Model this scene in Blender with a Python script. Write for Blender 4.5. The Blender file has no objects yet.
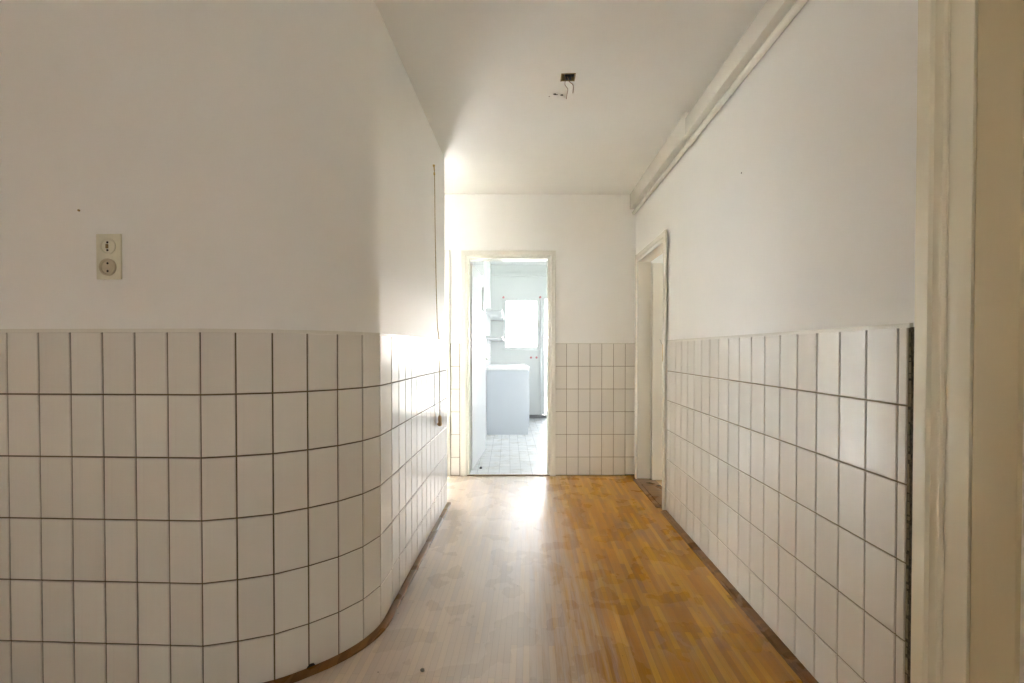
import bpy, bmesh, math, random
from mathutils import Vector, Matrix
random.seed(7)
S = bpy.context.scene
COL = S.collection
PI = math.pi

# ------------------------------------------------------------------ camera
EYE = 1.114
cam_d = bpy.data.cameras.new('camera'); cam = bpy.data.objects.new('camera', cam_d); COL.objects.link(cam)
cam_d.sensor_width = 36.0
cam_d.lens = 431.835 / 1024 * 36
cam_d.shift_y = (355.553 - 341.5) / 1024
cam_d.clip_start = 0.02
cam.location = (0, 0, EYE)
cam.rotation_euler = (PI / 2 - 0.01232, 0, 0.04123)
S.camera = cam
S.view_settings.view_transform = 'Standard'
S.view_settings.look = 'None'
S.view_settings.gamma = 1.0
S.view_settings.use_curve_mapping = False
S.view_settings.exposure = 0.6
S.cycles.max_bounces = 14
S.cycles.diffuse_bounces = 9
S.cycles.glossy_bounces = 6
S.cycles.transparent_max_bounces = 16
S.cycles.sample_clamp_indirect = 0.0

# ------------------------------------------------------------------ daylight
SKY = 7.0
W = bpy.data.worlds.new('daylight'); S.world = W; W.use_nodes = True
bg = W.node_tree.nodes['Background']
bg.inputs['Color'].default_value = (0.94, 0.97, 1.0, 1)
bg.inputs['Strength'].default_value = SKY

sun_d = bpy.data.lights.new('sun', 'SUN'); sun_d.energy = 310.0; sun_d.angle = math.radians(0.53); sun_d.color = (1.0, 1.0, 1.0)
sun = bpy.data.objects.new('sun', sun_d); COL.objects.link(sun)
# the sun stands to the left of the hall, so it enters the left room and the added left-end hall window
sun.rotation_euler = Vector((math.cos(math.radians(38)), 0.06, -math.sin(math.radians(38)))).to_track_quat('-Z', 'Y').to_euler()

# reference frames measured on the tile planes (s along the wall, t into the wall, z up)
TF = 0.04998
MF = Matrix(((math.cos(TF), -math.sin(TF), 0, 0.32553), (math.sin(TF), math.cos(TF), 0, 3.8431), (0, 0, 1, 0), (0, 0, 0, 1)))
TR = 0.01092
MR = Matrix(((math.sin(TR), math.cos(TR), 0, 0.94041), (-math.cos(TR), math.sin(TR), 0, 2.94209), (0, 0, 1, 0), (0, 0, 0, 1)))
MW = Matrix.Identity(4)

def portal(name, M, c, w, h, direction):
    """marks a window opening so the sky is sampled through it; direction is the way the daylight enters"""
    d = bpy.data.lights.new(name, 'AREA'); d.shape = 'RECTANGLE'; d.size = w; d.size_y = h
    d.cycles.is_portal = True
    o = bpy.data.objects.new(name, d); COL.objects.link(o)
    q = Vector(direction).to_track_quat('-Z', 'Z' if abs(direction[2]) < .5 else 'Y')
    o.matrix_world = M @ Matrix.Translation(c) @ q.to_matrix().to_4x4()
    return o
portal('daylight_kitchen_window', MF, (-0.30, 3.40, 1.535), 0.74, 0.51, (0, -1, 0))
portal('daylight_kitchen_glazed_door', MF, (0.45, 3.40, 1.01), 1.92, 0.80, (0, -1, 0))
portal('daylight_kitchen_side_window', MF, (1.63, 1.85, 1.5), 1.5, 2.3, (-1, 0, 0))
portal('daylight_left_room', MF, (-3.34, 1.65, 1.6), 1.4, 1.3, (1, 0, 0))
portal('daylight_right_room', MR, (0.1, 2.80, 1.45), .9, 2.0, (0, -1, 0))
portal('fill_daylight_hall', MW, (-3.88, -1.125, 1.625), .29, .35, (1, 0, 0))
portal('fill_daylight_hall_right', MW, (0.35, -2.13, 1.6), .9, .5, (0, 1, 0))

# ------------------------------------------------------------------ materials
def new_mat(name):
    m = bpy.data.materials.new(name); m.use_nodes = True
    nt = m.node_tree; b = nt.nodes['Principled BSDF']
    return m, nt, b
def nd(nt, t, **kw):
    n = nt.nodes.new(t)
    for k, v in kw.items():
        if k in n.inputs.keys(): n.inputs[k].default_value = v
        else: setattr(n, k, v)
    return n
def lk(nt, a, b): nt.links.new(a, b)
def plain(name, col, rough=0.5, metal=0.0, bump=0.0, bscale=60, var=0.0, vscale=3.0, spec=0.5, coat=0.0):
    m, nt, b = new_mat(name)
    b.inputs['Base Color'].default_value = (*col, 1); b.inputs['Roughness'].default_value = rough
    b.inputs['Metallic'].default_value = metal; b.inputs['Specular IOR Level'].default_value = spec
    b.inputs['Coat Weight'].default_value = coat
    tc = nd(nt, 'ShaderNodeTexCoord')
    if var:
        n = nd(nt, 'ShaderNodeTexNoise', Scale=vscale, Detail=5.0, Roughness=0.6); lk(nt, tc.outputs['Object'], n.inputs['Vector'])
        r = nd(nt, 'ShaderNodeValToRGB')
        r.color_ramp.elements[0].position = .3; r.color_ramp.elements[1].position = .7
        r.color_ramp.elements[0].color = (*[c * (1 - var) for c in col], 1)
        r.color_ramp.elements[1].color = (*[min(1, c * (1 + var * .4)) for c in col], 1)
        lk(nt, n.outputs['Fac'], r.inputs['Fac']); lk(nt, r.outputs['Color'], b.inputs['Base Color'])
    if bump:
        n2 = nd(nt, 'ShaderNodeTexNoise', Scale=bscale, Detail=4.0); lk(nt, tc.outputs['Object'], n2.inputs['Vector'])
        bp = nd(nt, 'ShaderNodeBump', Strength=bump, Distance=0.004)
        lk(nt, n2.outputs['Fac'], bp.inputs['Height']); lk(nt, bp.outputs['Normal'], b.inputs['Normal'])
    return m

PLASTER = plain('cream_painted_plaster', (0.88, 0.865, 0.825), 0.5, bump=0.08, bscale=9, var=0.03, vscale=1.2)
CEILP = plain('cream_ceiling_paint', (0.80, 0.78, 0.735), 0.75, bump=0.1, bscale=14, var=0.025)
CASING = plain('cream_gloss_paint', (0.79, 0.76, 0.68), 0.25)
CASING4 = plain('yellowed_gloss_paint', (0.83, 0.77, 0.60), 0.25)
DOORP = plain('cream_satin_door_paint', (0.78, 0.74, 0.65), 0.35)
TANDOOR = plain('tan_door_paint', (0.61, 0.505, 0.31), 0.5, bump=0.05, bscale=25, var=0.03)
KWALL = plain('white_kitchen_paint', (0.60, 0.62, 0.615), 0.5, bump=0.05, bscale=12, var=0.015)
KWHITE = plain('white_kitchen_gloss', (0.62, 0.64, 0.64), 0.2, var=0.01)
KPANEL = plain('pale_blue_grey_panel', (0.60, 0.645, 0.70), 0.35, var=0.02)
KSTONE = plain('white_worktop', (0.93, 0.94, 0.94), 0.2, var=0.02, vscale=8)
GROUT_L = plain('dark_brown_grout', (0.15, 0.115, 0.055), 0.9, bump=0.3, bscale=200, var=0.35, vscale=14)
GROUT_R = plain('tan_grout', (0.27, 0.22, 0.13), 0.9, bump=0.3, bscale=200, var=0.25, vscale=14)
GREY = plain('dark_grey_threshold', (0.20, 0.20, 0.20), 0.6, var=0.2, vscale=20)
BRASS = plain('aged_brass', (0.62, 0.44, 0.17), 0.35, metal=0.8, var=0.25, vscale=40)
STEEL = plain('dull_steel', (0.55, 0.54, 0.50), 0.35, metal=0.9)
RUST = plain('rusty_box_metal', (0.36, 0.25, 0.10), 0.6, metal=0.3, var=0.5, vscale=60)
BLACK = plain('black_bakelite', (0.018, 0.015, 0.012), 0.4)
HOLE = plain('dark_hole', (0.03, 0.022, 0.015), 0.9)
WIREM = plain('brown_wire', (0.30, 0.15, 0.08), 0.5)
IVORY = plain('yellowed_ivory_plastic', (0.80, 0.76, 0.60), 0.3, var=0.05, vscale=30)
IVORY2 = plain('darker_yellowed_plastic', (0.62, 0.53, 0.36), 0.35, var=0.08, vscale=30)
CORD = plain('tan_cord', (0.45, 0.34, 0.16), 0.7, var=0.3, vscale=60)
KNOB = plain('tan_wood_knob', (0.55, 0.38, 0.16), 0.5, var=0.2, vscale=40)
RED = plain('red_plastic', (0.50, 0.17, 0.18), 0.4)
STONE = plain('grey_brown_grit', (0.30, 0.26, 0.20), 0.9, var=0.3, vscale=90)
RAW = plain('ragged_raw_plaster', (0.10, 0.085, 0.05), 0.95, bump=1.0, bscale=160, var=0.7, vscale=70)
PALEF = plain('pale_grey_floor', (0.74, 0.74, 0.75), 0.6, var=0.05)
OUTW = plain('pale_facade_render', (0.75, 0.74, 0.72), 0.9, var=0.05)
OUTR = plain('pale_roof', (0.60, 0.55, 0.50), 0.9, var=0.1)
OUTG = plain('dark_pavement', (0.10, 0.11, 0.10), 0.95, var=0.2, vscale=.3)

def glass_mat():
    m = bpy.data.materials.new('window_glass'); m.use_nodes = True; nt = m.node_tree
    nt.nodes.remove(nt.nodes['Principled BSDF'])
    t = nd(nt, 'ShaderNodeBsdfTransparent'); g = nd(nt, 'ShaderNodeBsdfGlossy', Roughness=0.02)
    f = nd(nt, 'ShaderNodeFresnel', IOR=1.45); mx = nd(nt, 'ShaderNodeMixShader')
    lk(nt, f.outputs[0], mx.inputs[0]); lk(nt, t.outputs[0], mx.inputs[1]); lk(nt, g.outputs[0], mx.inputs[2])
    lk(nt, mx.outputs[0], nt.nodes['Material Output'].inputs['Surface'])
    return m
GLASS = glass_mat()

def tile_mat():
    m, nt, b = new_mat('cream_glazed_tile')
    a = nd(nt, 'ShaderNodeAttribute', attribute_name='tint')
    r = nd(nt, 'ShaderNodeValToRGB'); e = r.color_ramp.elements
    e[0].color = (0.76, 0.72, 0.65, 1); e[1].color = (0.82, 0.785, 0.72, 1)
    lk(nt, a.outputs['Fac'], r.inputs['Fac']); lk(nt, r.outputs['Color'], b.inputs['Base Color'])
    b.inputs['Roughness'].default_value = 0.2; b.inputs['Specular IOR Level'].default_value = 0.7; b.inputs['IOR'].default_value = 1.55
    tc = nd(nt, 'ShaderNodeTexCoord'); n = nd(nt, 'ShaderNodeTexNoise', Scale=7.0, Detail=2.0); lk(nt, tc.outputs['Object'], n.inputs['Vector'])
    bp = nd(nt, 'ShaderNodeBump', Strength=0.05, Distance=0.004); lk(nt, n.outputs['Fac'], bp.inputs['Height']); lk(nt, bp.outputs['Normal'], b.inputs['Normal'])
    return m
TILE = tile_mat()

def wood_floor(name, cols, wear=1.0, rot=PI / 2, bw=0.27, rh=0.0235, rough=(0.24, 0.32), wear_glare=0.0):
    m, nt, b = new_mat(name)
    tc = nd(nt, 'ShaderNodeTexCoord'); mp = nd(nt, 'ShaderNodeMapping'); mp.inputs['Rotation'].default_value = (0, 0, rot)
    lk(nt, tc.outputs['Object'], mp.inputs['Vector'])
    br = nd(nt, 'ShaderNodeTexBrick', offset=0.37, offset_frequency=2)
    br.inputs['Scale'].default_value = 1.0; br.inputs['Brick Width'].default_value = bw; br.inputs['Row Height'].default_value = rh
    br.inputs['Mortar Size'].default_value = 0.0007; br.inputs['Mortar Smooth'].default_value = 0.3; br.inputs['Bias'].default_value = 0.0
    br.inputs['Color1'].default_value = (0, 0, 0, 1); br.inputs['Color2'].default_value = (1, 1, 1, 1); br.inputs['Mortar'].default_value = (0.5, 0.5, 0.5, 1)
    lk(nt, mp.outputs[0], br.inputs['Vector'])
    ramp = nd(nt, 'ShaderNodeValToRGB'); cr = ramp.color_ramp
    cr.elements[0].color = (*cols[0], 1); cr.elements[1].color = (*cols[-1], 1)
    for i, c in enumerate(cols[1:-1]):
        e = cr.elements.new((i + 1) / (len(cols) - 1)); e.color = (*c, 1)
    # plank tone plus long grain
    mg = nd(nt, 'ShaderNodeMapping'); mg.inputs['Scale'].default_value = (130, 6, 1); lk(nt, tc.outputs['Object'], mg.inputs['Vector'])
    ng = nd(nt, 'ShaderNodeTexNoise', Scale=1.0, Detail=6.0, Roughness=0.65); lk(nt, mg.outputs[0], ng.inputs['Vector'])
    ad = nd(nt, 'ShaderNodeMath', operation='MULTIPLY_ADD'); ad.inputs[1].default_value = 0.5; ad.inputs[2].default_value = -0.15
    lk(nt, ng.outputs['Fac'], ad.inputs[0])
    sm = nd(nt, 'ShaderNodeMath', operation='MULTIPLY_ADD'); sm.inputs[1].default_value = 0.8; lk(nt, br.outputs['Color'], sm.inputs[0]); lk(nt, ad.outputs[0], sm.inputs[2])
    # large blotches of old varnish
    nb = nd(nt, 'ShaderNodeTexNoise', Scale=1.6, Detail=2.0, Roughness=0.5); lk(nt, tc.outputs['Object'], nb.inputs['Vector'])
    ad2 = nd(nt, 'ShaderNodeMath', operation='MULTIPLY_ADD'); ad2.inputs[1].default_value = 0.2; ad2.inputs[2].default_value = -0.1
    lk(nt, nb.outputs['Fac'], ad2.inputs[0])
    sm2 = nd(nt, 'ShaderNodeMath', operation='ADD', use_clamp=True); lk(nt, sm.outputs[0], sm2.inputs[0]); lk(nt, ad2.outputs[0], sm2.inputs[1])
    lk(nt, sm2.outputs[0], ramp.inputs['Fac'])
    # worn lighter streaks along the boards
    mw = nd(nt, 'ShaderNodeMapping'); mw.inputs['Scale'].default_value = (34, 2.6, 1); lk(nt, tc.outputs['Object'], mw.inputs['Vector'])
    nw = nd(nt, 'ShaderNodeTexNoise', Scale=1.0, Detail=6.0, Roughness=0.7); lk(nt, mw.outputs[0], nw.inputs['Vector'])
    rw = nd(nt, 'ShaderNodeValToRGB'); rw.color_ramp.elements[0].position = 0.45; rw.color_ramp.elements[1].position = 0.80
    rw.color_ramp.elements[0].color = (0, 0, 0, 1); rw.color_ramp.elements[1].color = (0.16 * wear, 0.16 * wear, 0.16 * wear, 1)
    lk(nt, nw.outputs['Fac'], rw.inputs['Fac'])
    wf_ = rw.outputs['Color']
    if wear_glare:   # paler left half: some wear, mostly the kitchen's reflection painted into the wood colour
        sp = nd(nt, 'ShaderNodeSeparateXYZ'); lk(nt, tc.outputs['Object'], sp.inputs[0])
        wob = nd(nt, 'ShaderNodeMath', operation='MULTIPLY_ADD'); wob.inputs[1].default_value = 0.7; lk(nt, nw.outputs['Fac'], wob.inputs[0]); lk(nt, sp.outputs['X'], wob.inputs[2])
        mr = nd(nt, 'ShaderNodeMapRange', interpolation_type='SMOOTHSTEP'); mr.inputs['From Min'].default_value = wear_glare + .28; mr.inputs['From Max'].default_value = wear_glare - .22
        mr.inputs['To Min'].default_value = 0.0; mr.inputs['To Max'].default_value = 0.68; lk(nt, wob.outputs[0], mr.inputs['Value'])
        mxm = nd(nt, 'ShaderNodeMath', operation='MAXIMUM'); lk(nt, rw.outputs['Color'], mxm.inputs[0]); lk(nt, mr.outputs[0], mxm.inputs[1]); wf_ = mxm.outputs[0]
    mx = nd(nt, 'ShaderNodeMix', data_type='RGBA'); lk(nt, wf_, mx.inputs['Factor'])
    lk(nt, ramp.outputs['Color'], mx.inputs[6]); mx.inputs[7].default_value = (0.50, 0.36, 0.22, 1) if not wear_glare else (0.60, 0.54, 0.50, 1)
    # dark specks
    ns = nd(nt, 'ShaderNodeTexNoise', Scale=60.0, Detail=1.0); lk(nt, tc.outputs['Object'], ns.inputs['Vector'])
    rs = nd(nt, 'ShaderNodeValToRGB'); rs.color_ramp.elements[0].position = 0.17; rs.color_ramp.elements[1].position = 0.22
    rs.color_ramp.elements[0].color = (0.45, 0.4, 0.35, 1); rs.color_ramp.elements[1].color = (1, 1, 1, 1); lk(nt, ns.outputs['Fac'], rs.inputs['Fac'])
    mu = nd(nt, 'ShaderNodeMix', data_type='RGBA', blend_type='MULTIPLY'); mu.inputs['Factor'].default_value = 1
    lk(nt, mx.outputs[2], mu.inputs[6]); lk(nt, rs.outputs['Color'], mu.inputs[7])
    # dark seams
    ms = nd(nt, 'ShaderNodeMix', data_type='RGBA'); mf = nd(nt, 'ShaderNodeMath', operation='MULTIPLY'); mf.inputs[1].default_value = 0.35
    lk(nt, br.outputs['Fac'], mf.inputs[0]); lk(nt, mf.outputs[0], ms.inputs['Factor'])
    lk(nt, mu.outputs[2], ms.inputs[6]); ms.inputs[7].default_value = (0.16, 0.08, 0.02, 1)
    lk(nt, ms.outputs[2], b.inputs['Base Color'])
    rr = nd(nt, 'ShaderNodeMapRange'); rr.inputs['To Min'].default_value = rough[0]; rr.inputs['To Max'].default_value = rough[1]
    nr = nd(nt, 'ShaderNodeTexNoise', Scale=5.0, Detail=3.0, Roughness=0.5); lk(nt, tc.outputs['Object'], nr.inputs['Vector'])
    rr.inputs['From Min'].default_value = 0.2; rr.inputs['From Max'].default_value = 0.8
    lk(nt, nr.outputs['Fac'], rr.inputs['Value']); lk(nt, rr.outputs[0], b.inputs['Roughness']); b.inputs['Specular IOR Level'].default_value = 0.32
    if wear_glare:   # extra gloss on the same band to strengthen the kitchen's reflection
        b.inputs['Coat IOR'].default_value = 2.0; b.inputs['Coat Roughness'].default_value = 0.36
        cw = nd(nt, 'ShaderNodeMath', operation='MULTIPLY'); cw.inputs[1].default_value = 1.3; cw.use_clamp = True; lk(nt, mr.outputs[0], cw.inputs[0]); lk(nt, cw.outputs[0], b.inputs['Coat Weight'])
    bp = nd(nt, 'ShaderNodeBump', Strength=0.03, Distance=0.001); lk(nt, ng.outputs['Fac'], bp.inputs['Height']); lk(nt, bp.outputs['Normal'], b.inputs['Normal'])
    return m
OAK = wood_floor('golden_oak_strip_floor', [(0.29, 0.115, 0.003), (0.42, 0.185, 0.005), (0.51, 0.245, 0.010), (0.62, 0.34, 0.035)], wear_glare=0.5)
OAKP = wood_floor('pale_oak_floor', [(0.42, 0.24, 0.09), (0.60, 0.40, 0.18), (0.68, 0.49, 0.26)], rot=0)
OAKT = wood_floor('dark_oak_trim', [(0.14, 0.062, 0.013), (0.20, 0.092, 0.022), (0.26, 0.125, 0.035)], wear=.4)

def kitchen_floor_mat():
    m, nt, b = new_mat('pale_mosaic_vinyl')
    tc = nd(nt, 'ShaderNodeTexCoord')
    br = nd(nt, 'ShaderNodeTexBrick', offset=0.0)
    br.inputs['Scale'].default_value = 1; br.inputs['Brick Width'].default_value = 0.1; br.inputs['Row Height'].default_value = 0.1
    br.inputs['Mortar Size'].default_value = 0.003; br.inputs['Color1'].default_value = (0.60, 0.62, 0.64, 1); br.inputs['Color2'].default_value = (0.72, 0.73, 0.74, 1)
    br.inputs['Mortar'].default_value = (0.42, 0.43, 0.45, 1); lk(nt, tc.outputs['Object'], br.inputs['Vector'])
    n = nd(nt, 'ShaderNodeTexNoise', Scale=6.0, Detail=7.0, Roughness=0.75); lk(nt, tc.outputs['Object'], n.inputs['Vector'])
    r = nd(nt, 'ShaderNodeValToRGB'); r.color_ramp.elements[0].position = .33; r.color_ramp.elements[1].position = .5
    r.color_ramp.elements[0].color = (0.66, 0.62, 0.55, 1); r.color_ramp.elements[1].color = (1, 1, 1, 1); lk(nt, n.outputs['Fac'], r.inputs['Fac'])
    mu = nd(nt, 'ShaderNodeMix', data_type='RGBA', blend_type='MULTIPLY'); mu.inputs['Factor'].default_value = 1
    lk(nt, br.outputs['Color'], mu.inputs[6]); lk(nt, r.outputs['Color'], mu.inputs[7]); lk(nt, mu.outputs[2], b.inputs['Base Color'])
    b.inputs['Roughness'].default_value = 0.35
    return m
KFLOOR = kitchen_floor_mat()

def white_tile_mat():
    m, nt, b = new_mat('white_wall_tile')
    tc = nd(nt, 'ShaderNodeTexCoord'); mp = nd(nt, 'ShaderNodeMapping'); mp.inputs['Rotation'].default_value = (PI / 2, 0, PI / 2)
    lk(nt, tc.outputs['Object'], mp.inputs['Vector'])
    br = nd(nt, 'ShaderNodeTexBrick', offset=0.0); lk(nt, mp.outputs[0], br.inputs['Vector'])
    br.inputs['Scale'].default_value = 1; br.inputs['Brick Width'].default_value = 0.15; br.inputs['Row Height'].default_value = 0.15
    br.inputs['Mortar Size'].default_value = 0.003; br.inputs['Color1'].default_value = (0.76, 0.77, 0.78, 1); br.inputs['Color2'].default_value = (0.78, 0.79, 0.8, 1)
    br.inputs['Mortar'].default_value = (0.62, 0.63, 0.64, 1); lk(nt, br.outputs['Color'], b.inputs['Base Color']); b.inputs['Roughness'].default_value = 0.12
    return m
KTILE = white_tile_mat()

# ------------------------------------------------------------------ mesh helpers
def box(bm, x0, x1, y0, y1, z0, z1, bev=0.0):
    r = bmesh.ops.create_cube(bm, size=1.0)
    for v in r['verts']:
        v.co = Vector((x0 + (v.co.x + .5) * (x1 - x0), y0 + (v.co.y + .5) * (y1 - y0), z0 + (v.co.z + .5) * (z1 - z0)))
    if bev:
        es = list({e for v in r['verts'] for e in v.link_edges})
        bmesh.ops.bevel(bm, geom=es, offset=bev, segments=2, profile=0.6, affect='EDGES')
def prism(bm, pts, z0, z1, close=True):
    lo = [bm.verts.new((p[0], p[1], z0)) for p in pts]; hi = [bm.verts.new((p[0], p[1], z1)) for p in pts]
    n = len(pts)
    for i in range(n if close else n - 1):
        j = (i + 1) % n
        bm.faces.new((lo[i], lo[j], hi[j], hi[i]))
    if close:
        bm.faces.new(hi); bm.faces.new(list(reversed(lo)))
def extrude_profile(bm, prof, a, b, axes):
    """profile points (u,v) swept from a to b; axes = (u axis, v axis, sweep axis) as unit vectors"""
    U, V, Wd = [Vector(x) for x in axes]
    A = [bm.verts.new(U * p[0] + V * p[1] + Wd * a) for p in prof]; B = [bm.verts.new(U * p[0] + V * p[1] + Wd * b) for p in prof]
    n = len(prof)
    for i in range(n):
        j = (i + 1) % n
        bm.faces.new((A[i], A[j], B[j], B[i]))
    bm.faces.new(B); bm.faces.new(list(reversed(A)))
def cyl(bm, c, axis, r, h, seg=24, r2=None):
    q = Vector((0, 0, 1)).rotation_difference(Vector(axis)).to_matrix().to_4x4()
    bmesh.ops.create_cone(bm, cap_ends=True, segments=seg, radius1=r, radius2=r if r2 is None else r2, depth=h, matrix=Matrix.Translation(Vector(c) + Vector(axis).normalized() * h / 2) @ q)
def lathe(bm, prof, c, axis, seg=28):
    q = Vector((0, 0, 1)).rotation_difference(Vector(axis)).to_matrix().to_4x4(); M = Matrix.Translation(c) @ q
    rings = []
    for r, z in prof:
        rings.append([bm.verts.new(M @ Vector((r * math.cos(2 * PI * i / seg), r * math.sin(2 * PI * i / seg), z))) for i in range(seg)])
    for a, b in zip(rings, rings[1:]):
        for i in range(seg):
            bm.faces.new((a[i], a[(i + 1) % seg], b[(i + 1) % seg], b[i]))
    bm.faces.new(list(reversed(rings[0]))); bm.faces.new(rings[-1])
def tube(bm, pts, r, seg=8):
    pts = [Vector(p) for p in pts]; rings = []
    up = Vector((0.13, 0.31, 0.94))
    for i, p in enumerate(pts):
        d = (pts[min(i + 1, len(pts) - 1)] - pts[max(i - 1, 0)]).normalized()
        a = d.cross(up)
        if a.length < .1: a = d.cross(Vector((1, 0, 0)))
        a.normalize(); b = d.cross(a)
        rr = r[i] if isinstance(r, (list, tuple)) else r
        rings.append([bm.verts.new(p + a * math.cos(2 * PI * k / seg) * rr + b * math.sin(2 * PI * k / seg) * rr) for k in range(seg)])
    for A, B in zip(rings, rings[1:]):
        for k in range(seg): bm.faces.new((A[k], A[(k + 1) % seg], B[(k + 1) % seg], B[k]))
    bm.faces.new(list(reversed(rings[0]))); bm.faces.new(rings[-1])
def spline(pts, n=8):
    P = [Vector(p) for p in pts]; P = [2 * P[0] - P[1]] + P + [2 * P[-1] - P[-2]]; out = []
    for i in range(1, len(P) - 2):
        for k in range(n):
            t = k / n; a, b, c, d = P[i - 1:i + 3]
            out.append(.5 * ((2 * b) + (c - a) * t + (2 * a - 5 * b + 4 * c - d) * t * t + (3 * b - a - 3 * c + d) * t ** 3))
    out.append(P[-2]); return out
def rock(bm, c, r, seed):
    rn = random.Random(seed); v = bmesh.ops.create_icosphere(bm, subdivisions=2, radius=1)['verts']
    for q in v: q.co = Vector(c) + Vector((q.co.x * r[0], q.co.y * r[1], q.co.z * r[2])) * rn.uniform(.75, 1.15)

def obj(name, bm, mat, parent=None, M=None, smooth=True, ang=35):
    bmesh.ops.recalc_face_normals(bm, faces=bm.faces)
    if smooth:
        for f in bm.faces: f.smooth = True
        for e in bm.edges:
            if len(e.link_faces) != 2 or e.calc_face_angle(0) > math.radians(ang): e.smooth = False
    me = bpy.data.meshes.new(name); bm.to_mesh(me); bm.free()
    for k in (mat if isinstance(mat, (list, tuple)) else [mat]): me.materials.append(k)
    o = bpy.data.objects.new(name, me); COL.objects.link(o)
    if parent is not None:
        o.parent = parent
        if M is not None: o.matrix_basis = M
    elif M is not None: o.matrix_world = M
    return o
def empty(name, M, loc=(0, 0, 0)):
    o = bpy.data.objects.new(name, None); COL.objects.link(o); o.matrix_world = M @ Matrix.Translation(loc); o.empty_display_size = .1
    return o
def st(o, label=None, cat=None):
    o['kind'] = 'structure'
    if label: o['label'] = label
    if cat: o['category'] = cat
    return o
def tag(o, label, cat, group=None):
    o['label'] = label; o['category'] = cat
    if group: o['group'] = group
    return o
def NB(): return bmesh.new()

PITCH = 0.202; Q = 0.10438; TOP = EYE + 0.0599; CEIL = 2.49

# ------------------------------------------------------------------ glazed tiles
def tile(bm, lay, P, U, N, u0, u1, z0, z1, g=0.0015, d=0.004, rn=random):
    """one tile standing on plane point P, width direction U, facing N"""
    u0 += g; u1 -= g; z0 += g; z1 -= g
    if u1 - u0 < .004 or z1 - z0 < .004: return
    P = Vector(P); U = Vector(U); N = Vector(N); Z = Vector((0, 0, 1))
    ta, tb = rn.gauss(0, .0007), rn.gauss(0, .0007); cu, cz = (u0 + u1) / 2, (z0 + z1) / 2
    rings = []
    for ins, dep in ((0, -.003), (0, d - .0016), (.0006, d - .0006), (.002, d)):
        ring = []
        for a, b in ((u0 + ins, z0 + ins), (u1 - ins, z0 + ins), (u1 - ins, z1 - ins), (u0 + ins, z1 - ins)):
            ring.append(bm.verts.new(P + U * a + Z * (b - P.z) + N * (dep + (ta * (a - cu) + tb * (b - cz) if dep > 0 else 0))))
        rings.append(ring)
    t = rn.random(); fs = []
    for A, B in zip(rings, rings[1:]):
        for i in range(4): fs.append(bm.faces.new((A[i], A[(i + 1) % 4], B[(i + 1) % 4], B[i])))
    fs.append(bm.faces.new(rings[-1]))
    for f in fs: f[lay] = t
def rows():
    z = TOP; k = 0
    while z > .01:
        lo = max(z - PITCH, 0.003)
        yield lo, z
        z -= PITCH

# ---- left wall outline: a flat part facing the camera, a facetted curve, a straight run
J = [(-1.048, 1.330), (-0.951, 1.358), (-0.852, 1.396), (-0.765, 1.456), (-0.690, 1.525), (-0.632, 1.609), (-0.600, 1.708), (-0.5975, 1.8443)]
left = [(-1.048 - .1077 * k, 1.330) for k in range(23, 0, -1)] + J + [(-0.5975, 1.8443 + Q * k) for k in range(1, 13)]
def offset(pts, d):
    out = []
    for i, p in enumerate(pts):
        a = Vector(pts[max(i - 1, 0)]); b = Vector(pts[min(i + 1, len(pts) - 1)]); t = (b - a).normalized(); n = Vector((t.y, -t.x))
        out.append((p[0] + n.x * d, p[1] + n.y * d))
    return out
plas = [tuple(v[:2]) for v in spline([(x, y, 0) for x, y in left], 5)]
plas = offset(plas, -0.014)
ex, ey = plas[-1]
plas = plas[:-1] + [(ex, ey - .012)] + [(ex - .008 * (1 - math.cos(a)), ey - .012 + .008 * math.sin(a)) for a in (PI / 6, PI / 3, PI / 2)]
solid = plas + [(-2.25, ey - .004), (-3.75, ey - .004), (-3.75, 1.344)]
bm = NB(); prism(bm, solid, -0.02, CEIL)
wl = st(obj('wall_left', bm, PLASTER), 'cream plastered wall curving round the left corner')
# bed of mortar and rim along the top of the tiles
front = offset(left, -0.004)
bm = NB(); back = offset(left, -0.0145)
prism(bm, front + back[::-1], 0.0, TOP - .001)
bed = obj('grout', bm, GROUT_L, wl, smooth=False)
bm = NB(); prism(bm, offset(left, 0.0005) + offset(left, -0.0145)[::-1], TOP - .003, TOP + .009)
obj('tile_cap', bm, CASING, wl, smooth=False)
bm = NB(); lay = bm.faces.layers.float.new('tint'); rn = random.Random(3)
for (a, b) in zip(left, left[1:]):
    a3, b3 = Vector((*a, 0)), Vector((*b, 0)); U = (b3 - a3); L = U.length; U.normalize(); N = Vector((U.y, -U.x, 0))
    for z0, z1 in rows(): tile(bm, lay, a3 - N * 0.004, U, N, 0, L, z0, z1, g=.0026, rn=rn)
obj('wall_tile', bm, TILE, wl, smooth=False)
# chipped corner of one tile at the floor
bm = NB()
prism(bm, [(0, 0), (.030, 0), (.024, .010), (.013, .012), (.004, .006)], 0, .0015)
c0 = Vector((-0.772, 1.4495, 0)); cu = Vector((0.765 - 0.690, 1.525 - 1.456, 0)).normalized()
Mx = Matrix(((cu.x, 0, cu.y, c0.x), (cu.y, 0, -cu.x, c0.y), (0, 1, 0, 0.012), (0, 0, 0, 1)))
obj('tile_chip', bm, HOLE, wl, Mx, smooth=False)
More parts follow.
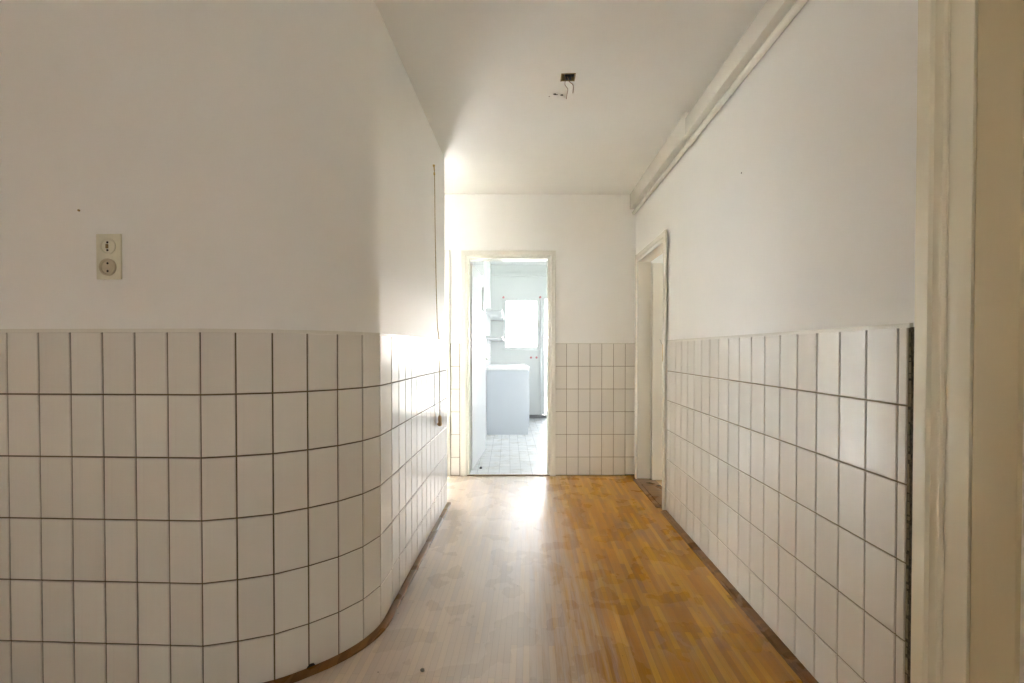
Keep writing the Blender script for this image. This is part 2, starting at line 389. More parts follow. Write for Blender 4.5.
# wooden shoe strip along the foot
bm = NB(); inn = offset(left, 0.0005); out_ = offset(left, 0.032)
smo = [tuple(v[:2]) for v in spline([(x, y, 0) for x, y in left], 4)]
A = offset(smo, 0.0); B = offset(smo, .030); n = len(A)
va = [[bm.verts.new((*A[i], z)) for z in (.0005, .013)] for i in range(n)]
vb = [[bm.verts.new((*B[i], z)) for z in (.008, .0005)] for i in range(n)]
vm = [bm.verts.new((*offset(smo, .024)[i], .012)) for i in range(n)]
for i in range(n - 1):
    for p, q in ((va[i][0], va[i][1]), ):
        pass
    ring0 = [va[i][0], va[i][1], vm[i], vb[i][0], vb[i][1]]; ring1 = [va[i + 1][0], va[i + 1][1], vm[i + 1], vb[i + 1][0], vb[i + 1][1]]
    for k in range(5): bm.faces.new((ring0[k], ring0[(k + 1) % 5], ring1[(k + 1) % 5], ring1[k]))
st(obj('baseboard_left', bm, OAKT), 'low brown wooden strip bent round the foot of the left tiled wall')

# ---- far wall (frame MF)
D1 = (-0.862, -0.166, 1.922)      # kitchen doorway
D2 = (-1.98, -1.105, 1.92)       # doorway left of it
P0 = 0.006
bm = NB()
for a, b in ((-3.2, D2[0] - .02), (D2[1] + .02, D1[0] - .02), (D1[1] + .02, 0.72)): box(bm, a, b, P0, .10, -.02, CEIL)
for d in (D1, D2): box(bm, d[0] - .02, d[1] + .02, P0, .10, d[2] + .02, CEIL)
wf = st(obj('wall_far', bm, PLASTER, M=MF, smooth=False), 'cream plastered end wall with the kitchen doorway')
def wainscot(parent, cols, g, N, name='wall_tile'):
    bm = NB(); lay = bm.faces.layers.float.new('tint'); rn = random.Random(len(cols) * 7)
    for a, b in cols:
        for z0, z1 in rows(): tile(bm, lay, (0, 0.004, 0), (1, 0, 0), (0, -1, 0), a, b, z0, z1, g=g, rn=rn)
    obj(name, bm, TILE, parent, smooth=False)
fc = [(-0.119, -0.1044)]; fc = [(-0.1175, 0.0)] + [(Q * k, Q * (k + 1)) for k in range(5)] + [(Q * 5, 0.618)]
wainscot(wf, fc, .0022, None)
wainscot(wf, [(-1.027, -0.948)], .0022, None)
bm = NB(); box(bm, -0.12, 0.634, 0.0035, P0 + .002, 0, TOP - .001); box(bm, -1.03, -0.925, 0.0035, P0 + .002, 0, TOP - .001)
obj('grout', bm, GROUT_R, wf, smooth=False)
bm = NB(); box(bm, 0.6185, 0.634, 0.0005, .004, 0.02, TOP);  box(bm, .52, .618, -.002, .006, -.001, .010)
obj('rough_gap', bm, RAW, wf, smooth=False)
bm = NB(); box(bm, -.944, -.925, .0005, .0065, 0.0, TOP); obj('painted_filler', bm, CASING, wf, smooth=False)
bm = NB(); box(bm, -0.12, 0.634, -.0005, P0 + .001, TOP - .001, TOP + .004); box(bm, -1.03, -0.925, -.0005, P0 + .001, TOP - .001, TOP + .004)
obj('tile_cap', bm, CASING, wf, smooth=False)

# door casings: stepped profile; outer edge at u=0, opening edge at u=w, v = height over wall
def casing_profile(w, t):
    return [(0, 0), (0, -t * .75), (.004, -t), (w * .55, -t), (w * .65, -t * .6), (w, -t * .5), (w, 0)]
def frame(parent, s0, s1, ztop, w, t, depth, v0=0.0, name='door_frame', mat=None, stops=True):
    """casing on the hall face plus the lining of the opening; s0..s1 clear opening"""
    bm = NB(); pr = [(a, b + v0) for a, b in casing_profile(w, t)]
    extrude_profile(bm, [(s0 - w + a, b) for a, b in pr], 0, ztop + w, ((1, 0, 0), (0, 1, 0), (0, 0, 1)))
    extrude_profile(bm, [(s1 + w - a, b) for a, b in pr], 0, ztop + w, ((1, 0, 0), (0, 1, 0), (0, 0, 1)))
    extrude_profile(bm, [(ztop + w - a, b) for a, b in pr], s0 - w + .002, s1 + w - .002, ((0, 0, 1), (0, 1, 0), (1, 0, 0)))
    # lining
    box(bm, s0 - .02, s0, v0 - t * .4, depth, 0, ztop); box(bm, s1, s1 + .02, v0 - t * .4, depth, 0, ztop); box(bm, s0 - .02, s1 + .02, v0 - t * .4, depth, ztop, ztop + .02)
    # stop rebate
    if stops: box(bm, s0, s0 + .012, depth * .25, depth * .6, 0, ztop); box(bm, s1 - .012, s1, depth * .25, depth * .6, 0, ztop); box(bm, s0 + .012, s1 - .012, depth * .25, depth * .6, ztop - .012, ztop)
    return obj(name, bm, mat or CASING, parent)

door1 = st(empty('door_1', MF), 'white kitchen door standing open in the end wall')
frame(door1, D1[0], D1[1], D1[2], 0.068, 0.018, .12, stops=False)
bm = NB(); box(bm, D1[0] - .02, D1[1] + .02, -.012, .012, 0.0, .010, .003)
obj('threshold', bm, plain('dark_brass_threshold', (0.22, 0.14, 0.06), 0.4, var=.2), door1)
# open leaf swinging into the kitchen
lf = NB(); LW, LT = 0.84, 0.038
def leaf_boxes(bm, w, h, t, gx0, gx1, gz0, gz1):
    box(bm, 0, gx0, 0, t, .012, h); box(bm, gx1, w, 0, t, .012, h); box(bm, gx0, gx1, 0, t, .012, gz0); box(bm, gx0, gx1, 0, t, gz1, h)
leaf_boxes(lf, LW, 1.905, LT, 0.12, 0.72, 1.52, 1.80)
# glazing beads and a shallow flush panel border
for a, b, c, d in ((.12, .72, 1.52, 1.535), (.12, .72, 1.785, 1.80)): box(lf, a, b, .006, LT - .006, c, d)
for a, b in ((.12, .135), (.705, .72)): box(lf, a, b, .006, LT - .006, 1.535, 1.785)
ang = math.atan2(0.80, 0.074)
ML = Matrix.Translation((D1[0] + .016, 0.125, 0)) @ Matrix.Rotation(ang, 4, 'Z')
leaf = obj('door_leaf', lf, KWHITE, door1, ML)
bm = NB(); box(bm, .13, .71, LT / 2 - .002, LT / 2 + .002, 1.53, 1.79); obj('glass_pane', bm, plain('milky_glass', (0.62, 0.66, 0.62), 0.15), leaf)
bm = NB()
for sd in (-1, 1):
    y = -0.0 if sd < 0 else LT
    box(bm, .765, .795, y - .004 if sd < 0 else y, y if sd < 0 else y + .004, .90, 1.06, .001)
    cyl(bm, (.78, y, 1.02), (0, sd, 0), .008, .04, 14)
    tube(bm, spline([(.78, y + sd * .04, 1.02), (.75, y + sd * .044, 1.02), (.70, y + sd * .044, 1.018), (.67, y + sd * .042, 1.014)], 5), .0075)
obj('door_handle', bm, STEEL, leaf)

door2 = st(empty('door_2', MF), 'cream door frame at the left end of the end wall')
frame(door2, D2[0], D2[1], D2[2], 0.075, 0.02, .12)

# ---- right wall (frame MR: s runs towards the camera, t into the wall)
R1 = (-0.80, -0.13, 1.87)
R2 = (1.9275, 2.82, 2.03)
P1 = .008
bm = NB()
for a, b in ((-1.0, R1[0] - .02), (R1[1] + .02, R2[0]), (R2[1], 5.2)): box(bm, a, b, P1, .115, -.02, CEIL)
box(bm, R1[0] - .02, R1[1] + .02, P1, .115, R1[2] + .02, CEIL); box(bm, R2[0], R2[1], P1, .115, R2[2], CEIL)
wr = st(obj('wall_right', bm, PLASTER, M=MR, smooth=False), 'long cream plastered right wall above cream tiles')
ST0, ST1 = -0.062, 1.803
rc = []; k = 0
rc.append((ST0, 0.0))
while Q * (k + 1) < ST1: rc.append((Q * k, Q * (k + 1))); k += 1
rc.append((Q * k, ST1))
wainscot(wr, rc, .0024, None)
bm = NB(); box(bm, ST0, ST1 + .006, 0.0038, P1 + .002, 0, TOP - .001); obj('grout', bm, GROUT_R, wr, smooth=False)
bm = NB(); box(bm, ST0, ST1 + .006, -.001, P1 + .002, TOP - .003, TOP + .009); obj('tile_cap', bm, CASING, wr, smooth=False)
# ragged dark gap between the last tile and the near door casing
bm = NB(); rn = random.Random(5); z = 0; L = []; R = []
while z < TOP:
    L.append((ST1 + rn.uniform(.001, .005), z)); R.append((ST1 + .030, z)); z += rn.uniform(.006, .018)
pts = L + [(ST1 + .004, TOP - .002), (ST1 + .030, TOP - .002)] + R[::-1]
va = [bm.verts.new((a, .0012, b)) for a, b in pts]; vb = [bm.verts.new((a, P1 + .001, b)) for a, b in pts]
bm.faces.new(va); bm.faces.new(vb[::-1])
for i in range(len(pts)): j = (i + 1) % len(pts); bm.faces.new((va[i], va[j], vb[j], vb[i]))
obj('rough_gap', bm, RAW, wr, smooth=False)
bm = NB(); rn = random.Random(9); z = .01
while z < TOP - .02:
    h = rn.uniform(.008, .04); box(bm, ST1 + .003 + rn.uniform(0, .002), ST1 + rn.uniform(.007, .011), -.001, .004, z, z + h); z += h + rn.uniform(.0, .012)
obj('mortar_crumbs', bm, GROUT_R, wr, smooth=False)
# screw holes in the plaster
bm = NB(); box(bm, .93, .936, P1 - .001, P1 + .002, 1.915, 1.921); obj('nail_hole', bm, HOLE, wr)

bm = NB()
extrude_profile(bm, [(0, .0005), (0, .013), (-.022, .012), (-.028, .008), (-.028, .0005)], ST0, ST1 + .01, ((0, 1, 0), (0, 0, 1), (1, 0, 0)))
extrude_profile(bm, [(-.028, .0005), (-.028, .005), (-.040, .004), (-.040, .0005)], ST0, ST1 + .01, ((0, 1, 0), (0, 0, 1), (1, 0, 0)))
st(obj('baseboard_right', bm, OAKT, M=MR), 'low brown wooden strip along the foot of the right tiled wall')

# far right doorway
door3 = st(empty('door_3', MR), 'cream door standing open in the far end of the right wall')
frame(door3, R1[0], R1[1], R1[2], 0.068, 0.016, .10, stops=False)
bm = NB(); LW3 = .66
box(bm, 0, LW3, 0, .038, .012, 1.85)
ML3 = Matrix.Translation((R1[0] + .040, .108, 0)) @ Matrix.Rotation(math.radians(90), 4, 'Z')
leaf3 = obj('door_leaf', bm, DOORP, door3, ML3)
bm = NB()
for hz in (.25, 1.6): cyl(bm, (-.004, .0, hz), (0, 0, 1), .007, .09, 12)
obj('hinge', bm, CASING, leaf3)
bm = NB(); box(bm, R1[0], R1[1], -.012, .135, 0.0005, .012, .003); box(bm, R1[0], R1[1], -.045, -.012, .0005, .007, .002)
obj('threshold', bm, OAKT, door3)
bm = NB(); box(bm, R1[1] + .001, R1[1] + .010, -.0115, -.006, 1.035, 1.155, .001); obj('strike_plate', bm, BRASS, door3)
bm = NB(); tube(bm, spline([(R1[1] + .012, -.012, 1.155), (R1[1] + .010, -.02, 1.165), (R1[1] + .0, -.022, 1.18), (R1[1] - .012, -.024, 1.19)], 5), .003); obj('latch_hook', bm, STEEL, door3)

# near right doorway
door4 = st(empty('door_4', MR), 'tan closed door behind a moulded cream frame at the right edge')
bm = NB(); w = 1.907 - 1.840
prf = [(0, 0.008), (0, -.016), (.003, -.017), (.034, -.017), (.039, -.010), (.054, -.007), (.0575, -.012), (.063, -.012), (.065, -.005), (w, -.005), (w, .008)]
extrude_profile(bm, [(1.840 + a, b) for a, b in prf], 0, 2.13, ((1, 0, 0), (0, 1, 0), (0, 0, 1)))
extrude_profile(bm, [(2.13 - a, b) for a, b in prf], 1.825, 2.94, ((0, 0, 1), (0, 1, 0), (1, 0, 0)))
extrude_profile(bm, [(2.945 - a, b) for a, b in prf], 0, 2.13, ((1, 0, 0), (0, 1, 0), (0, 0, 1)))
obj('door_casing', bm, CASING4, door4)
bm = NB(); box(bm, 1.9075, 1.961, -.0035, .10, 0, 2.05, .0015); box(bm, 2.80, 2.8645, -.0035, .10, 0, 2.05, .0015); box(bm, 1.961, 2.80, -.0035, .10, 2.0, 2.05, .0015)
obj('door_frame', bm, CASING4, door4)
bm = NB(); box(bm, 1.9645, 2.052, -.001, .043, .01, 1.995, .003); box(bm, 2.70, 2.797, -.001, .043, .01, 1.995, .003)
for a, b in ((.01, .12), (1.93, 1.995)): box(bm, 2.052, 2.70, -.001, .043, a, b, .001)
leaf4 = obj('door_leaf', bm, TANDOOR, door4)
bm = NB(); box(bm, 2.052, 2.70, .009, .03, .12, 1.93); obj('door_panel', bm, DOORP, leaf4)

# ------------------------------------------------------------------ hall shell
bm = NB(); prism(bm, [(-3.75, -2.0), (1.04, -2.0), (1.0, 3.95), (0.6, 3.93), (-3.75, 3.72)][:3] + [(-3.75, 3.62)], -.1, 0.0)
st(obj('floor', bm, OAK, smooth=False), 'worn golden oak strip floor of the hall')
# ceiling with the square hole of the junction box
hx0, hx1, hy0, hy1 = 0.155, 0.228, 2.172, 2.232
bm = NB()
for a, b, c, d in ((-3.8, hx0, -2.05, 4.1), (hx1, 1.2, -2.05, 4.1), (hx0, hx1, -2.05, hy0), (hx0, hx1, hy1, 4.1)): box(bm, a, b, c, d, CEIL, CEIL + .12)
ceil = st(obj('ceiling', bm, CEILP, smooth=False), 'cream painted hall ceiling')
bm = NB(); box(bm, -3.8, .1, -2.1, -2.0, -.02, CEIL); box(bm, .6, 1.1, -2.1, -2.0, -.02, CEIL)
for a, b in ((.1, .6),): box(bm, a, b, -2.1, -2.0, -.02, 1.15); box(bm, a, b, -2.1, -2.0, 2.05, CEIL)
st(obj('wall_back', bm, PLASTER, smooth=False), 'plain cream wall behind the viewer')
bm = NB(); box(bm, -3.85, -3.75, -2.1, -1.3, -.02, CEIL); box(bm, -3.85, -3.75, -.95, 1.35, -.02, CEIL); box(bm, -3.85, -3.75, -1.3, -.95, -.02, 1.48); box(bm, -3.85, -3.75, -1.3, -.95, 1.77, CEIL)
st(obj('wall_left_end', bm, PLASTER, smooth=False), 'cream wall at the far left of the hall')
bm = NB(); box(bm, -2.35, -2.25, ey - .01, 4.0, -.02, CEIL); st(obj('wall_passage_end', bm, PLASTER, smooth=False), 'cream wall closing the side passage')

def window(name, M, s0, s1, z0, z1, t, label, fw=.05, ft=.05, mat=None, bars=(), xbars=()):
    o = st(empty(name, M), label)
    bm = NB()
    box(bm, s0, s0 + fw, t, t + ft, z0, z1, .003); box(bm, s1 - fw, s1, t, t + ft, z0, z1, .003)
    box(bm, s0 + fw, s1 - fw, t, t + ft, z0, z0 + fw, .003); box(bm, s0 + fw, s1 - fw, t, t + ft, z1 - fw, z1, .003)
    for z in bars: box(bm, s0 + fw, s1 - fw, t + .01, t + ft - .01, z - .02, z + .02, .002)
    for x in xbars: box(bm, x - .025, x + .025, t, t + ft, z0 + fw, z1 - fw, .002)
    obj('window_frame', bm, mat or KWHITE, o)
    bm = NB(); box(bm, s0 + fw * .8, s1 - fw * .8, t + ft * .5 - .002, t + ft * .5 + .002, z0 + fw * .8, z1 - fw * .8)
    obj('glass_pane', bm, GLASS, o, smooth=False)
    return o
MHL = Matrix(((-1, 0, 0, 0), (0, -1, 0, -2.0), (0, 0, 1, 0), (0, 0, 0, 1)))
MHE = Matrix(((0, -1, 0, -3.75), (1, 0, 0, 0), (0, 0, 1, 0), (0, 0, 0, 1)))
window('fill_window_4', MHE, -1.3, -.95, 1.48, 1.77, .02, 'small high unseen window added at the far left end of the hall as fill light', fw=.03)  # added opening: its sun patch behind the camera gives the hall warm fill
window('fill_window_7', MHL, -.6, -.1, 1.15, 2.05, .02, 'unseen window added behind the viewer at the right as fill light')  # added opening out of view, lights the curved left wall from behind right


# ------------------------------------------------------------------ boxed conduit and pipe under the ceiling
con = NB()
sN = 2.94209 - 2.55   # joint position
box(con, -.93, sN, -.050, P1 - .0005, 2.360, CEIL - .0005, .003)
box(con, sN, 5.1, -.050, P1 - .0005, 2.355, 2.452, .004)
box(con, sN, 5.1, -.018, P1 - .0005, 2.452, CEIL - .0005, .001)
tag(obj('pipe_casing', con, CASING, M=MR), 'long cream painted box casing running under the ceiling on the right wall', 'pipe casing')
pr_ = empty('water_pipe', MR, (0, 0, 0))
bm = NB(); cyl(bm, (-.93, -.012, 2.326), (1, 0, 0), .0165, 6.0, 20); obj('pipe', bm, CASING, pr_)
bm = NB(); cyl(bm, (sN - .035, -.012, 2.326), (1, 0, 0), .0195, .07, 20); obj('pipe_coupling', bm, CASING, pr_)
tag(pr_, 'cream painted round pipe running along the right wall below the box casing', 'pipe')

# ------------------------------------------------------------------ ceiling junction box
jb = empty('ceiling_junction_box', MW, ((hx0 + hx1) / 2, (hy0 + hy1) / 2, CEIL))
cx_, cy_ = (hx0 + hx1) / 2, (hy0 + hy1) / 2; hw, hh = (hx1 - hx0) / 2 - .0005, (hy1 - hy0) / 2 - .0005
bm = NB()
box(bm, -hw, -hw + .005, -hh, hh, -.004, .07); box(bm, hw - .005, hw, -hh, hh, -.004, .07); box(bm, -hw + .005, hw - .005, -hh, -hh + .005, -.002, .07); box(bm, -hw + .005, hw - .005, hh - .005, hh, -.003, .07); box(bm, -hw, hw, -hh, hh, .07, .075)
obj('metal_box', bm, RUST, jb)
bm = NB(); box(bm, -.016, .014, -.014, .018, -.006, .05, .003); cyl(bm, (-.006, 0, -.012), (0, 0, 1), .008, .02, 12); cyl(bm, (.012, .006, -.008), (0, 0, 1), .006, .02, 12); box(bm, .014, .030, -.012, .002, .0, .04, .002)
obj('terminal_block', bm, BLACK, jb)
for pts in ([(-.012, -.012, -.005), (-.016, -.010, -.035), (-.014, -.006, -.045), (-.002, -.008, -.065), (-.006, -.012, -.095), (-.009, -.010, -.115)], [(-.004, -.012, -.006), (.006, -.008, -.028), (.020, -.006, -.038), (.026, -.006, -.050), (.024, -.006, -.085)]):
    bm = NB(); tube(bm, spline(pts, 5), .0016, 6); obj('wire', bm, WIREM, jb)
tag(jb, 'open square lamp junction box in the ceiling with two bare wires hanging out', 'junction box')
bm = NB()
for (dx, dy, r) in ((0, 0, .010), (.011, .004, .006), (.038, .010, .009), (-.03, .02, .004)):
    p = [(0.135 + dx + r * random.Random(i * 7 + int(r * 1e4)).uniform(.6, 1.2) * math.cos(i * PI / 4), 2.345 + dy + .7 * r * random.Random(i * 5 + int(r * 1e4)).uniform(.6, 1.2) * math.sin(i * PI / 4)) for i in range(8)]
    prism(bm, p, CEIL - .0008, CEIL + .001)
obj('chipped_paint', bm, HOLE, ceil)

# ------------------------------------------------------------------ double socket on the left wall
so = empty('double_socket', MW, (-1.354, 1.3435, 1.415))
bm = NB(); box(bm, -.041, .041, -.006, 0, -.073, .073, .002); obj('cover_plate', bm, IVORY, so)
for i, zc in enumerate((.033, -.034)):
    bm = NB()
    lathe(bm, [(.0275, -.001), (.0275, .005), (.0255, .0065), (.0225, .005), (.021, .001), (.002, .0008)] if i else [(.026, -.001), (.026, .003), (.0245, .004), (.0215, .0025), (.0205, .0008), (.002, .0006)], (0, -.006, zc), (0, -1, 0))
    s_ = obj('socket_ring', bm, IVORY2 if i else IVORY, so)
    for dz in (.0125, -.0125):
        bm = NB(); cyl(bm, (-.002, -.0062, zc + dz), (0, -1, 0), .0036, .0012, 10); obj('pin_hole', bm, HOLE, s_)
    if not i:
        bm = NB(); box(bm, -.006, .001, -.010, -.0062, zc - .007, zc + .007, .001); obj('contact_clip', bm, RUST, s_)
tag(so, 'yellowed ivory double wall socket on the left plaster above the tiles', 'wall socket')
bm = NB(); lathe(bm, [(.0035, 0), (.0035, .003), (.002, .005)], (0, 0, 0), (0, -1, 0), 12)
tag(obj('nail', bm, RUST, M=Matrix.Translation((-1.457, 1.3445, 1.566))), 'tiny dark nail in the left wall above and left of the socket', 'nail')

# ------------------------------------------------------------------ cord down the left wall
co = empty('hanging_cord', MW, (-.6115, 2.74, 2.28)); 
bm = NB(); pts = spline([(.006, -.02, 0), (.008, -.018, -.03), (.010, -.02, -.10), (.012, -.012, -.5), (.020, .0, -.98), (.030, .008, -1.12), (.032, .02, -1.60)], 10); tube(bm, pts, .0027, 8); obj('cord', bm, CORD, co)
bm = NB(); lathe(bm, [(.004, -.002), (.007, .0), (.007, .010), (.004, .012)], (0, -.02, .0), (1, 0, 0), 14); tube(bm, [(.006, -.02, .0), (.008, -.02, -.030)], .004, 8); lathe(bm, [(.003, 0), (.0055, .003), (.0055, .017), (.003, .02)], (.008, -.019, -.06), (0, 0, 1), 12); obj('cord_hook', bm, BRASS, co)
bm = NB(); lathe(bm, [(.003, .0), (.008, -.004), (.012, -.016), (.012, -.034), (.010, -.044), (.013, -.050), (.013, -.064), (.008, -.070)], (.032, .02, -1.585), (0, 0, 1), 18)
cyl(bm, (.030, .02, -1.642), (-1, 0, 0), .005, .016, 10); obj('cord_knob', bm, KNOB, co)
tag(co, 'thin tan cord with a small wooden knob hanging at the end of the left wall', 'cord')

# grit
bm = NB(); rock(bm, (0, 0, .005), (.008, .006, .006), 2)
tag(obj('grit_crumb', bm, STONE, M=Matrix.Translation((-.372, 1.47, 0))), 'tiny grey crumb of grit lying on the wooden floor near the curved wall', 'debris')

# ------------------------------------------------------------------ kitchen (frame MF)
KT = 3.25; KC = 2.505; KR = 1.5
bm = NB(); box(bm, -1.06, KR, .012, KT + .05, -.06, .0015)
st(obj('floor_kitchen', bm, KFLOOR, M=MF, smooth=False), 'pale mosaic kitchen floor')
bm = NB(); box(bm, -1.1, KR + .1, .1, KT + .1, KC, KC + .1); box(bm, -.80, KR, KT - .03, KT, 2.315, 2.375, .004)
st(obj('ceiling_kitchen', bm, KWALL, M=MF, smooth=False), 'white kitchen ceiling with moulding along the back wall')
# step in the left wall behind the open leaf
bm = NB(); box(bm, -1.06, -.96, .10, 1.15, 0, KC); box(bm, -1.06, -.80, 1.15, KT + .1, 0, KC)
kl = st(obj('wall_kitchen_left', bm, KTILE, M=MF, smooth=False), 'white tiled left wall of the kitchen')
WX0, WX1, WZ0, WZ1 = -.602, .003, 1.118, 1.965
GX0, GX1 = .045, .86
bm = NB()
box(bm, -.80, WX0, KT, KT + .1, 0, KC); box(bm, WX0, WX1, KT, KT + .1, 0, WZ0); box(bm, WX0, WX1, KT, KT + .1, WZ1, KC)
box(bm, WX1, GX0, KT, KT + .1, 0, KC); box(bm, GX0, GX1, KT, KT + .1, 1.985, KC); box(bm, GX1, KR + .1, KT, KT + .1, 0, KC)
st(obj('wall_kitchen_back', bm, KWALL, M=MF, smooth=False), 'white back wall of the kitchen')
w1 = window('window_1', MF, WX0, WX1, WZ0, WZ1, KT - .02, 'bright kitchen window above the worktop', fw=.05, ft=.06)
bm = NB(); box(bm, WX0 - .01, WX1 + .01, KT - .045, KT - .005, WZ0 - .012, WZ0 + .012, .003); obj('window_sill', bm, KWHITE, w1)
bm = NB(); box(bm, -.030, -.014, KT - .026, KT - .020, 1.50, 1.60, .001); tube(bm, spline([(-.022, KT - .03, 1.56), (-.022, KT - .045, 1.56), (-.05, KT - .048, 1.55), (-.10, KT - .048, 1.53)], 4), .006); obj('window_handle', bm, STEEL, w1)
w2 = window('window_2', MF, GX0, GX1, .06, 1.985, KT - .01, 'glazed balcony door at the right of the kitchen window', fw=.035, ft=.06, bars=(.95,))
bm = NB(); box(bm, WX1 + .006, GX0 - .004, KT - .035, KT, .06, 1.985, .002); st(obj('trim_1', bm, KWHITE, M=MF), 'white post between kitchen window and glazed door')
bm = NB(); box(bm, -.24, KR, KT - .03, KT - .0, .0015, .055, .003); st(obj('baseboard_kitchen', bm, GREY, M=MF), 'dark grey sill strip along the foot of the kitchen back wall')
# right side wall with the big window
bm = NB(); y0, y1 = .7, 3.0
box(bm, KR, KR + .1, .1, y0, 0, KC); box(bm, KR, KR + .1, y1, KT + .1, 0, KC); box(bm, KR, KR + .1, y0, y1, 0, .75); box(bm, KR, KR + .1, y0, y1, 2.25, KC)
st(obj('wall_kitchen_right', bm, KWALL, M=MF, smooth=False), 'white right wall of the kitchen')
MS = MF @ Matrix(((0, 1, 0, KR), (-1, 0, 0, 0), (0, 0, 1, 0), (0, 0, 0, 1)))
window('window_3', MS, -y1, -y0, .75, 2.25, .02, 'side window of the kitchen', xbars=(-1.85,))

kc = empty('kitchen_counter', MF, (-.52, 2.5, 0)); 
def kb(bm, x0, x1, y0, y1, z0, z1, bev=.002): box(bm, x0 + .52, x1 + .52, y0 - 2.5, y1 - 2.5, z0, z1, bev)
CT0 = 1.845
bm = NB(); kb(bm, -.798, -.257, CT0 + .02, KT - .035, .08, .85); kb(bm, -.798, -.31, CT0 + .02, KT - .035, .0025, .08); obj('cabinet_body', bm, KWHITE, kc)
bm = NB(); kb(bm, -.798, -.254, CT0, CT0 + .018, .0025, .85); obj('side_panel', bm, KPANEL, kc)
bm = NB(); kb(bm, -.798, -.240, CT0 - .012, KT - .035, .852, .895, .005); obj('worktop', bm, KSTONE, kc)
for i in range(3):
    a = CT0 + .03 + i * .45; bm = NB(); kb(bm, -.256, -.238, a, a + .44, .09, .84); d = obj('cabinet_door', bm, KPANEL, kc)
    bm = NB(); tube(bm, [(-.238 + .52, a + .40 - 2.5, .70), (-.21 + .52, a + .40 - 2.5, .70), (-.21 + .52, a + .40 - 2.5, .80), (-.238 + .52, a + .40 - 2.5, .80)], .005); obj('door_handle', bm, STEEL, d)
tag(kc, 'white kitchen base cabinet with pale blue-grey end panel and thick white worktop', 'kitchen cabinet')
for z, lb in ((1.605, 'upper white wall shelf in the corner beside the kitchen window'), (1.275, 'lower white wall shelf in the corner beside the kitchen window')):
    sh = empty('wall_shelf', MF, (-.70, 2.4, z))
    bm = NB(); box(bm, -.098, .112, -1.0, .845, -.012, .012, .003); obj('shelf_board', bm, KWHITE, sh)
    tag(sh, lb, 'shelf', 'kitchen wall shelves')
for (s_, z_, lb) in ((-.594, 1.975, 'small red plug at the upper left corner of the kitchen window'), (.003, 1.975, 'small red plug at the upper right corner of the kitchen window'), (-.144, .995, 'left of two small red knobs below the kitchen window'), (-.054, .995, 'right of two small red knobs below the kitchen window')):
    bm = NB(); lathe(bm, [(.010, 0), (.018, .004), (.018, .014), (.010, .020)], (0, 0, 0), (0, -1, 0), 14)
    tag(obj('wall_plug', bm, RED, M=MF @ Matrix.Translation((s_, KT - (.0205 if z_ > 1.5 and s_ < 0 else .0365 if z_ > 1.5 else .0005), z_))), lb, 'plug', 'red plugs around the kitchen window')
bm = NB(); rock(bm, (0, 0, .009), (.014, .012, .012), 6)
tag(obj('debris_lump', bm, plain('dark_rubber', (.06, .055, .05), .7), M=MF @ Matrix.Translation((-.775, .225, .0)),), 'small dark lump on the pale kitchen floor beside the open door', 'debris')

# ------------------------------------------------------------------ room behind the left doorway (frame MF)
bm = NB(); box(bm, -3.2, -1.06, .10, KT + .05, -.1, 0); st(obj('floor_left_room', bm, PALEF, M=MF, smooth=False), 'pale floor of the room behind the left doorway')
bm = NB(); box(bm, -3.2, -1.06, .10, KT + .1, 2.5, 2.6); st(obj('ceiling_left_room', bm, KWALL, M=MF, smooth=False), 'white ceiling of the left room')
bm = NB(); box(bm, -3.3, -3.2, .0, 1.0, 0, 2.5); box(bm, -3.3, -3.2, 2.3, KT + .1, 0, 2.5); box(bm, -3.3, -3.2, 1.0, 2.3, 0, .9); box(bm, -3.3, -3.2, 1.0, 2.3, 2.3, 2.5)
box(bm, -3.2, -1.06, KT, KT + .1, 0, 2.5)
box(bm, -1.075, -1.0605, .10, KT + .1, 0, 2.5)
st(obj('wall_left_room', bm, KWALL, M=MF, smooth=False), 'white walls of the room behind the left doorway')
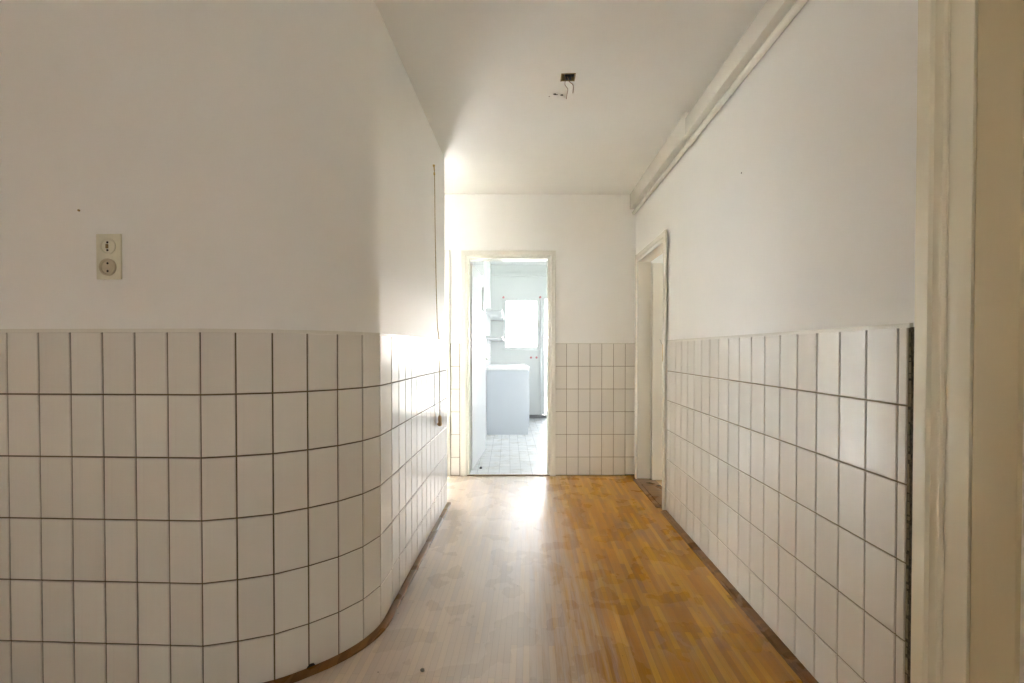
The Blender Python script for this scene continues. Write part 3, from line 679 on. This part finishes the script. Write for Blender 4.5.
ML5 = MF @ Matrix(((0, -1, 0, -3.2), (1, 0, 0, 0), (0, 0, 1, 0), (0, 0, 0, 1)))
window('window_5', ML5, 1.0, 2.3, .9, 2.3, .02, 'tall window of the left room')

# ------------------------------------------------------------------ room behind the right doorway (frame MR)
bm = NB(); box(bm, -1.3, 1.5, .06, 2.75, -.08, -.0005); st(obj('floor_right_room', bm, OAKP, M=MR, smooth=False), 'pale oak floor seen through the right doorway')
bm = NB(); box(bm, -1.3, 1.5, .115, 2.8, 2.5, 2.6); st(obj('ceiling_right_room', bm, CEILP, M=MR, smooth=False), 'cream ceiling of the right room')
bm = NB(); box(bm, -1.3, -1.2, .115, 2.8, 0, 2.5); box(bm, 1.4, 1.5, .115, 2.8, 0, 2.5)
box(bm, -1.2, -.9, 2.65, 2.75, 0, 2.5); box(bm, 1.1, 1.4, 2.65, 2.75, 0, 2.5); box(bm, -.9, 1.1, 2.65, 2.75, 0, 1.0); box(bm, -.9, 1.1, 2.65, 2.75, 1.9, 2.5); box(bm, -1.2, -1.0, .1, .16, 0, 2.5)
st(obj('wall_right_room', bm, PLASTER, M=MR, smooth=False), 'cream walls of the right room')
window('window_6', MR, -.9, 1.1, 1.0, 1.9, 2.66, 'window of the right room')

# ------------------------------------------------------------------ outside
bm = NB(); box(bm, -60, 60, -60, 60, -6.2, -6.0); st(obj('ground', bm, OUTG, smooth=False), 'dark paved ground outside far below')
bd = empty('apartment_building', Matrix.Translation((-2, 38, -6)))
bm = NB(); box(bm, -16, 16, 0, 9, 0, 6.6); obj('wall', bm, OUTW, bd)
bm = NB(); extrude_profile(bm, [(-.4, 6.6), (9.4, 6.6), (4.5, 8.6)], -16.4, 16.4, ((0, 1, 0), (0, 0, 1), (1, 0, 0))); obj('roof', bm, OUTR, bd)
for i in range(10):
    for j in range(2):
        bm = NB(); x = -14.5 + i * 3.1; z = 1.0 + j * 2.9; box(bm, x, x + 1.5, -.05, .02, z, z + 1.4); obj('window', bm, GREY, bd)
tag(bd, 'pale washed-out building far beyond the kitchen window', 'building')
